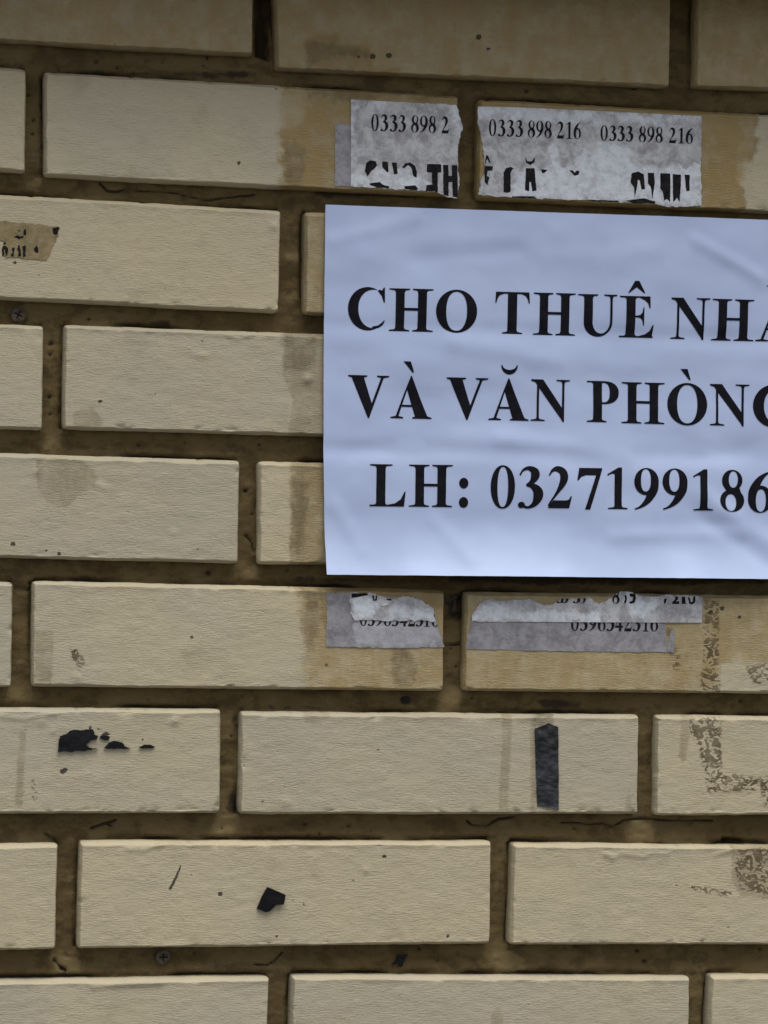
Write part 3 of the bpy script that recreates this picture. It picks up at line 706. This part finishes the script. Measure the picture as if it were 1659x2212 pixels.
LINE1 = [('C', 751, 831, 620, 714), ('H', 840, 935, 624, 716), ('O', 941, 1030, 626, 719), ('T', 1069, 1144, 631, 721), ('H', 1152, 1243, 633, 724), ('U', 1248, 1332, 636, 727), ('E', 1338, 1412, 640, 729), ('^', 1356, 1393, 607, 633), ('N', 1449, 1532, 644, 734), ('H', 1537, 1628, 647, 736), ('A', 1632, 1721, 649, 738), ('`', 1655, 1680, 617, 642)]
LINE2 = [('V', 751, 840, 811, 903), ('A', 844, 933, 812, 904), ('`', 870, 894, 781, 805), ('V', 964, 1054, 816, 907), ('A', 1056, 1143, 817, 908), ('u', 1082, 1118, 789, 809), ('N', 1147, 1231, 820, 911), ('P', 1268, 1337, 823, 912), ('H', 1343, 1436, 826, 915), ('O', 1442, 1528, 827, 919), ('`', 1470, 1493, 797, 821), ('N', 1534, 1618, 830, 921), ('G', 1626, 1722, 831, 924)]
LINE3 = [('L', 798, 876, 1003, 1094), ('H', 883, 977, 1004, 1095), (':', 991, 1011, 1032, 1097)] + [(c, a, b, y0, y1) for c, a, b, y0, y1 in (('0', 1059, 1111, 1005, 1099), ('3', 1118, 1172, 1007, 1099), ('2', 1182, 1234, 1007, 1098), ('7', 1245, 1299, 1011, 1101), ('1', 1310, 1354, 1010, 1100), ('9', 1368, 1421, 1011, 1102), ('9', 1429, 1483, 1012, 1102), ('1', 1495, 1538, 1014, 1103), ('8', 1553, 1606, 1015, 1106), ('6', 1614, 1668, 1017, 1108))]
for L, lab in ((LINE1, 'black lettering CHO THUÊ NHÀ'), (LINE2, 'black lettering VÀ VĂN PHÒNG'), (LINE3, 'black lettering LH: 0327199186')):
    V_, F_ = letter_mesh([(s_ + ((.012,) if L is LINE3 else (.025,))) for s_ in L], 1.7, notice_z, .22)
    o = mesh('printed_line', V_, F_, M_INK, notice, False); o['label'] = lab

# ------------------------------------------------------------------ torn flyers
def t2(L): return [(553 + x / 3, y / 3) for x, y in L]
def t3(L): return [(1106 + x / 3, y / 3) for x, y in L]
def t8(L): return [(553 + x / 3, 1106 + y / 3) for x, y in L]
def t9(L): return [(1106 + x / 3, 1106 + y / 3) for x, y in L]
def flat(h, amp=.12): return lambda p: h + amp * fbm(p[:, 0] / 9 + h * 7, p[:, 1] / 6, 3)
def flyer(name, px, h, mat, label, white=(), torn=.5, smooth_edges=(), thick=.15, group=None, neg=()):
    L = jag(WA(px, h), torn, 1.0, h * 13, smooth_edges)
    p, t = cdt([L], [jag(WA(q, h), .3, 1.0, 5) for q in neg], None, 2.2)
    wf = field(p, [WA(q, h) for q in white])
    o = slab(name, p, t, flat(h), thick, mat, None, {'white': wf})
    tag(o, label, 'flyer', group); return o, L
def print_on(parent, loops, h, mat=None, clip=None, name='printed_fragment', torn=.14):
    VV, FF, base = [], [], 0
    for i, L in enumerate(loops):
        p, t = cdt([jag(WA(L, h), torn, .9, i * 3.3)], [], clip, 2.5)
        if len(t) == 0: continue
        VV.append(np.c_[p[:, 0], -(flat(h)(p) + .10), p[:, 1]]); FF += (t + base).tolist(); base += len(p)
    return mesh(name, np.concatenate(VV), FF, mat or M_INKOLD, parent, False)
def number(parent, text, xs, y0, y1, slope, h, clip=None):
    sp = []
    for c, (a, b) in zip(text, xs):
        k = slope * ((a + b) / 2 - xs[0][0]); sp.append((c, a, b, y0 + k, y1 + k, slope))
    V_, F_ = letter_mesh(sp, h, flat(h), .12, clip, 2.5)
    return mesh('printed_number', V_, F_, M_INKOLD, parent, False)
def spread(x0, x1, pattern, gap=.35):
    n = sum(1 if c != ' ' else .62 for c in pattern); w_ = (x1 - x0) / n; out = []; x = x0
    for c in pattern:
        if c == ' ': x += w_ * .62; continue
        m_ = .80 if c == '1' else .93
        out.append((x + w_ * (1 - m_) * .5, x + w_ * (1 - (1 - m_) * .5))); x += w_
    return out

# upper pair
old1, _ = flyer('old_flyer_remnant', t2([(512, 803), (640, 808), (640, 1212), (512, 1205)]), .35, M_FLYOLD, 'narrow purplish grey strip of an older flyer sticking out beside the upper torn flyer', torn=.2, thick=.1)
fa, La = flyer('torn_flyer', t2([(615, 645), (1000, 664), (1290, 678), (1315, 720), (1340, 830), (1325, 890), (1308, 960), (1310, 1080), (1320, 1200), (1305, 1283), (1230, 1272), (1165, 1245), (1050, 1236), (880, 1222), (740, 1217), (615, 1208)]), .75, M_FLY,
  'torn grey flyer left of the joint above the white notice, its number cut off', white=[t2([(625, 1140), (700, 1125), (740, 1170), (790, 1060), (830, 1110), (880, 1150), (940, 1120), (985, 1060), (1040, 1130), (1110, 1160), (1165, 1240), (620, 1205)]), t2([(760, 655), (850, 660), (840, 720), (780, 720)]), t2([(1240, 680), (1300, 690), (1340, 830), (1320, 880), (1290, 800)]), t2([(620, 660), (640, 660), (640, 1200), (620, 1200)])], torn=.5, smooth_edges=(0, 15))
number(fa, '03338982', [(802, 818), (822, 839), (842, 859), (861, 877), (888, 905), (907, 924), (926, 942), (954, 970)], 246, 283, .034, .75)
print_on(fa, [t2(a) for a in ([(705, 1110), (712, 1060), (740, 1038), (775, 1045), (785, 1070), (765, 1095), (745, 1110), (722, 1145)], [(818, 1048), (852, 1048), (860, 1110), (850, 1118), (820, 1085)], [(880, 1052), (912, 1054), (918, 1125), (895, 1132)],
  [(945, 1085), (965, 1060), (1000, 1052), (1030, 1075), (1042, 1110), (1040, 1152), (1020, 1140), (1005, 1085), (985, 1070), (960, 1090)], [(1108, 1063), (1200, 1066), (1200, 1118), (1178, 1118), (1178, 1255), (1160, 1245), (1140, 1180), (1140, 1118), (1108, 1115)], [(1212, 1068), (1248, 1069), (1248, 1140), (1270, 1140), (1270, 1070), (1305, 1072), (1305, 1100), (1308, 1282), (1275, 1275), (1272, 1180), (1248, 1180), (1248, 1272), (1215, 1262)],
  [(735, 1188), (800, 1180), (830, 1200), (865, 1208), (860, 1222), (800, 1215), (740, 1200)], [(960, 1208), (1030, 1200), (1050, 1220), (1040, 1235), (965, 1225)], [(1105, 1200), (1145, 1195), (1165, 1240), (1100, 1238)])], .75, clip=La)
fb, Lb = flyer('torn_flyer', t2([(1440, 690)]) + t3([(0, 694), (550, 718), (1228, 752), (1225, 1335), (1000, 1341), (930, 1322), (600, 1305), (300, 1290), (0, 1280)]) + t2([(1440, 1262), (1460, 1160), (1480, 1120), (1475, 980), (1455, 880), (1437, 780)]), .70, M_FLY,
  'torn grey flyer right of the joint above the white notice, showing two full phone numbers',
  white=[t3([(0, 1120), (90, 1090), (250, 1090), (240, 935), (270, 930), (320, 1070), (400, 1080), (425, 930), (520, 1030), (540, 920), (770, 930), (780, 1060), (1000, 1090), (1220, 1060), (1220, 1330), (0, 1275)]), t3([(0, 700), (550, 725), (560, 800), (0, 790)]), t3([(620, 725), (1220, 755), (1000, 800), (760, 800)]), t2([(1440, 695), (1659, 705), (1659, 740), (1445, 760)])], torn=.5, smooth_edges=(0, 1, 2))
n1 = [(1056, 1072), (1076, 1092), (1095, 1111), (1114, 1130), (1140, 1156), (1158, 1174), (1176, 1192), (1203, 1219), (1223, 1236), (1239, 1255)]
number(fb, '0333898216', n1, 257, 294, .034, .70)
n2 = [(1297, 1313), (1316, 1332), (1334, 1350), (1352, 1368), (1380, 1396), (1398, 1414), (1416, 1432), (1445, 1461), (1465, 1478), (1481, 1497)]
number(fb, '0333898216', n2, 270, 304, .034, .70)
print_on(fb, [t2(a) for a in ([(1482, 1055), (1492, 1005), (1505, 1010), (1522, 1055), (1510, 1055), (1498, 1030), (1490, 1055)], [(1480, 1075), (1535, 1076), (1533, 1105), (1500, 1108), (1495, 1140), (1512, 1150), (1500, 1200), (1482, 1180)], [(1605, 1245), (1604, 1120), (1620, 1090), (1650, 1080), (1668, 1090), (1650, 1120), (1650, 1240), (1630, 1250)])]
 + [t3(a) for a in ([(85, 1018), (100, 1045), (130, 1045), (148, 1018), (146, 1050), (120, 1070), (92, 1055)], [(90, 1090), (145, 1090), (158, 1235), (130, 1240), (122, 1180), (112, 1180), (110, 1240), (84, 1230)], [(185, 1095), (235, 1100), (210, 1120), (195, 1122)], [(372, 1103), (395, 1105), (405, 1120), (420, 1105), (438, 1110), (432, 1132), (405, 1140)],
 [(768, 1180), (775, 1125), (815, 1110), (855, 1130), (862, 1225), (840, 1230), (828, 1170), (815, 1165), (808, 1220), (795, 1285), (790, 1215)], [(880, 1118), (922, 1122), (925, 1190), (910, 1292), (900, 1215), (882, 1190)], [(962, 1122), (1025, 1126), (1025, 1310), (1005, 1290), (985, 1300), (975, 1240), (960, 1220)], [(1042, 1128), (1095, 1132), (1092, 1225), (1085, 1310), (1070, 1280), (1045, 1310)], [(1118, 1132), (1152, 1134), (1152, 1235), (1130, 1240)],
 [(0, 1272), (140, 1272), (160, 1285), (0, 1284)], [(490, 1295), (690, 1300), (690, 1315), (560, 1312)], [(735, 1300), (860, 1285), (930, 1308), (925, 1325), (790, 1320)])], .70, clip=Lb)

# lower pair: older grey flyer with a newer torn strip over it, on each side of the joint
fc, Lc = flyer('old_flyer', t8([(460, 525), (600, 522), (1000, 560), (1150, 640), (1168, 705), (1222, 876), (900, 882), (455, 872)]), .40, M_FLYOLD, 'old purplish grey flyer under a torn strip, left of the black joint below the notice', torn=.35, white=[t8([(640, 690), (1165, 705), (1215, 870), (640, 870)])])
dg = 553 + np.array([672, 724, 776, 828, 880, 932, 984, 1036, 1088, 1138]) / 3
number(fc, '0396542316', [(a, a + (13 if i == 8 else 16)) for i, a in enumerate(dg)], 1106 + 640 / 3, 1106 + 738 / 3, .012, .40, Lc)
fd, Ld = flyer('torn_strip', t8([(610, 565), (615, 522), (735, 522), (780, 535), (860, 565), (990, 545), (1080, 575), (1145, 620), (1168, 708), (640, 703), (605, 655)]), .85, M_FLY, 'torn pale strip over the old flyer left of the black joint below the notice', torn=.6, white=[t8([(615, 560), (680, 535), (780, 560), (790, 690), (640, 690)]), t8([(860, 620), (1145, 640), (1165, 700), (860, 700)])])
print_on(fd, [t8(a) for a in ([(618, 528), (720, 525), (728, 540), (690, 545), (660, 552), (618, 556)], [(752, 540), (764, 540), (766, 565), (774, 565), (776, 540), (786, 542), (782, 575), (758, 575)], [(845, 562), (878, 560), (875, 575), (850, 572)])], .85, clip=Ld)
fe, Le = flyer('old_flyer', t8([(1360, 886), (1395, 700), (1659, 700)]) + t9([(0, 700), (990, 712), (1005, 908), (500, 905), (0, 896)]), .40, M_FLYOLD, 'old purplish grey flyer under a torn strip, right of the black joint below the notice', torn=.35)
dg = 1106 + np.array([382, 440, 498, 556, 614, 668, 726, 782, 846, 896]) / 3
number(fe, '0396542316', [(a, a + (13 if i == 8 else 17)) for i, a in enumerate(dg)], 1106 + 668 / 3, 1106 + 770 / 3, .008, .40, Le)
flyer('old_flyer_sliver', t9([(1030, 765), (1048, 760), (1055, 820), (1048, 912), (1008, 908), (1015, 830)]), .35, M_FLYOLD, 'small dark sliver of paper at the end of the old flyer on the right', torn=.3)
ff, Lf = flyer('torn_strip', t8([(1400, 665), (1440, 610), (1480, 575), (1530, 560), (1600, 575), (1659, 568)]) + t9([(60, 572), (120, 563), (170, 590), (240, 606), (320, 560), (400, 560), (500, 555), (560, 590), (650, 560), (690, 522), (740, 514), (790, 528), (860, 548), (980, 540), (1190, 543), (1235, 552), (1230, 717), (600, 715), (0, 711)]) + t8([(1395, 711)]), .85, M_FLY,
  'torn pale strip with cut-off digits over the old flyer right of the black joint', torn=.55, smooth_edges=(20, 21, 22, 23), white=[t9([(700, 530), (800, 530), (960, 590), (860, 680), (780, 690), (740, 600)]), t9([(0, 640), (300, 640), (560, 650), (560, 710), (0, 705)]), t8([(1410, 660), (1500, 590), (1650, 600), (1650, 705), (1400, 705)])])
dg = 1106 + np.array([100, 160, 270, 330, 390, 450, 560, 640, 700, 752]) / 3
number(ff, '0333898', [(a, a + 16) for a in 1106 + np.array([150, 290, 320, 395, 430, 560, 650]) / 3], 1106 + 492 / 3, 1106 + 590 / 3, .008, .85, Lf)
print_on(ff, [t9(a) for a in ([(728, 540), (740, 538), (745, 560), (738, 590), (725, 592), (732, 565)], [(760, 530), (800, 528), (803, 560), (795, 588), (770, 596), (757, 585), (780, 575), (785, 550), (765, 548)], [(985, 565), (1002, 560), (995, 590), (985, 595)], [(1038, 585), (1060, 560), (1050, 548), (1075, 548), (1078, 565), (1062, 578), (1085, 580), (1082, 596), (1038, 596)], [(1100, 548), (1122, 548), (1124, 590), (1132, 595), (1094, 595), (1100, 588)], [(1138, 555), (1150, 552), (1158, 585), (1172, 580), (1176, 545), (1188, 545), (1186, 585), (1170, 598), (1148, 595)])], .85, clip=Lf)
# two white flakes curling off the strips
for px, lab in ((t9([(390, 688), (425, 665), (448, 672), (445, 690), (405, 705)]), 'bright white curled paper flake on the strip right of the black joint'), (t8([(812, 600), (830, 588), (860, 590), (855, 600), (825, 612)]), 'tiny bright white paper flake on the strip left of the black joint')):
    p, t = cdt([WA(px, 1.2)], [], None, 2); o = slab('paper_flake', p, t, lambda q: 1.3 + (q[:, 1] - q[:, 1].min()) * .28, .15, M_WHITE); tag(o, lab, 'paper flake')
# yellowed label on the left
fr, Lr = flyer('label_remnant', [(-30, 474), (3, 478), (60, 483), (130, 490), (122, 515), (108, 550), (100, 562), (45, 557), (4, 553), (8, 520), (-30, 515)], .45, M_RESID, 'yellowed torn label remnant with broken black print on the brick left of the notice', torn=.5, thick=.1)
print_on(fr, [[(3, 540), (6, 532), (14, 532), (16, 537), (9, 540), (8, 552), (2, 552)], [(12, 535), (17, 535), (16, 551), (11, 553)], [(26, 536), (31, 534), (30, 554), (25, 554)], [(38, 530), (43, 530), (45, 553), (39, 554)], [(49, 532), (54, 530), (56, 553), (50, 556)], [(52, 496), (57, 494), (56, 508), (51, 508)], [(73, 540), (79, 529), (83, 546), (76, 545)], [(8, 524), (12, 522), (12, 528), (8, 529)], [(113, 494), (128, 492), (123, 507), (115, 505)], [(30, 512), (38, 508), (52, 512), (40, 517)], [(38, 497), (44, 497), (42, 501)]], .45, clip=Lr, torn=.5)

# ------------------------------------------------------------------ black remnants, plugs and screws
def chip(name, px, h, thick, mat, label, cat, torn=.2, tilt=(0, 0), step=2.0, group=None, amp=.15):
    L = jag(WA(px, h), torn, .8, h * 5 + thick); c = L.mean(0); p, t = cdt([L], [], None, step)
    o = slab(name, p, t, lambda q: h + (q[:, 0] - c[0]) * tilt[0] + (q[:, 1] - c[1]) * tilt[1] + amp * fbm(q[:, 0] / 4, q[:, 1] / 4, 3), thick, mat)
    tag(o, label, cat, group); return o
def t7(L): return [(x / 3, 1106 + y / 3) for x, y in L]
chip('tape_remnant', t7([(390, 1450), (430, 1440), (470, 1415), (520, 1415), (560, 1408), (605, 1410), (612, 1440), (635, 1450), (625, 1475), (590, 1480), (560, 1500), (555, 1520), (580, 1528), (635, 1532), (560, 1545), (480, 1550), (375, 1555)]), 1.5, 1.2, M_BLACK, 'largest ragged black tape remnant in the row of three on the lower left brick', 'tape', .55, (0, -.03))
chip('tape_remnant', t7([(672, 1530), (705, 1495), (740, 1482), (790, 1492), (808, 1518), (845, 1526), (830, 1535), (760, 1530), (700, 1535)]), 1.3, 1.0, M_BLACK, 'middle black tape remnant in the row of three on the lower left brick', 'tape', .3)
chip('tape_remnant', t7([(900, 1525), (935, 1508), (980, 1510), (1005, 1522), (990, 1530), (920, 1533)]), 1.2, .9, M_BLACK, 'smallest thin black tape remnant at the end of the row of three', 'tape', .2)
chip('tape_remnant', t7([(645, 1460), (668, 1448), (712, 1455), (705, 1475), (680, 1480)]), 1.1, .8, M_BLACK, 'tiny black tape crumb above the row of three remnants', 'tape', .2)
chip('black_shard', [(578, 1916), (617, 1933), (613, 1954), (596, 1955), (590, 1962), (583, 1969), (575, 1971), (556, 1963), (565, 1940)], 2.6, 2.0, M_BLACK, 'black angular shard stuck alone in the middle of a clean brick', 'shard', .08, (.05, .07), amp=.1)
chip('slate_insert', [(1156, 1574), (1172, 1568), (1185, 1562), (1206, 1571), (1207, 1660), (1207, 1749), (1180, 1744), (1161, 1741), (1158, 1660)], 1.0, 3.0, M_SLATE, 'upright dark slate-blue plastic strip set into the brick below the flyers', 'strip', .12, step=1.0, amp=.38)
def t11(L): return [(553 + x / 3, 1659 + y / 3) for x, y in L]
chip('black_scrap', t11([(922, 1212), (955, 1215), (985, 1207), (962, 1250), (945, 1292), (922, 1268), (885, 1272), (912, 1245)]), -6.4, 2.0, M_BLACK, 'black rubber scrap lodged in the lowest mortar joint', 'scrap', .15)
chip('black_plug', dot(877, 1512, 10), -6.6, 3, M_BLACK, 'round black plug in the mortar joint under the old flyers', 'plug', .25)
# glossy tar in the upright joint between the lower flyers
L = jag(WA([(962, 1279), (1005, 1278), (1006, 1310), (1004, 1340), (992, 1334), (984, 1352), (972, 1338), (961, 1345)], -6), .3, 1, 3)
p, t = cdt([L], [], None, 1.0); dd = -sdf(p, L)
o = slab('tar_lump', p, t, lambda q: -10.5 + 2.6 * (1 - np.exp(-dd / 3.0)) + .9 * fbm(q[:, 0] / 3, q[:, 1] / 3, 2), 3, M_TAR, smooth=True)
tag(o, 'glossy black tar lump in the upright joint between the old flyers', 'tar')
def screw(px, py, label, r=4.2):
    c = W(px, py, -6); off = -5.6
    t_ = np.linspace(0, 2 * math.pi, 28, endpoint=False)
    a, bq = .42, 2.2; cr = [(a, a), (bq, a), (bq, -a), (a, -a), (a, -bq), (-a, -bq), (-a, -a), (-bq, -a), (-bq, a), (-a, a), (-a, bq), (a, bq)]
    ang = .4 + px; cr = np.array([(x * math.cos(ang) - y * math.sin(ang), x * math.sin(ang) + y * math.cos(ang)) for x, y in cr])
    p, t = cdt([np.c_[c[0] + r * np.cos(t_), c[1] + r * np.sin(t_)]], [cr * (r / 3.8) + c], None, .8)
    d_ = np.linalg.norm(p - c, axis=1) / r
    e = empty('screw', 0, 0); tag(e, label, 'screw', 'screws in the mortar joints')
    slab('screw_head', p, t, lambda q: off - 1.0 * d_ ** 3, 2.2, M_ZINC, e, smooth=False)
    p2, t2_ = cdt([np.c_[c[0] + r * .75 * np.cos(t_), c[1] + r * .75 * np.sin(t_)]], [], None, 1.5)
    slab('cross_socket', p2, t2_, lambda q: off - 1.6 + 0 * q[:, 0], .5, M_HOLE, e)
screw(40, 680, 'cross-head screw in the joint under the yellowed label')
screw(353, 2068, 'cross-head screw in the lowest joint under the brick with the black shard')
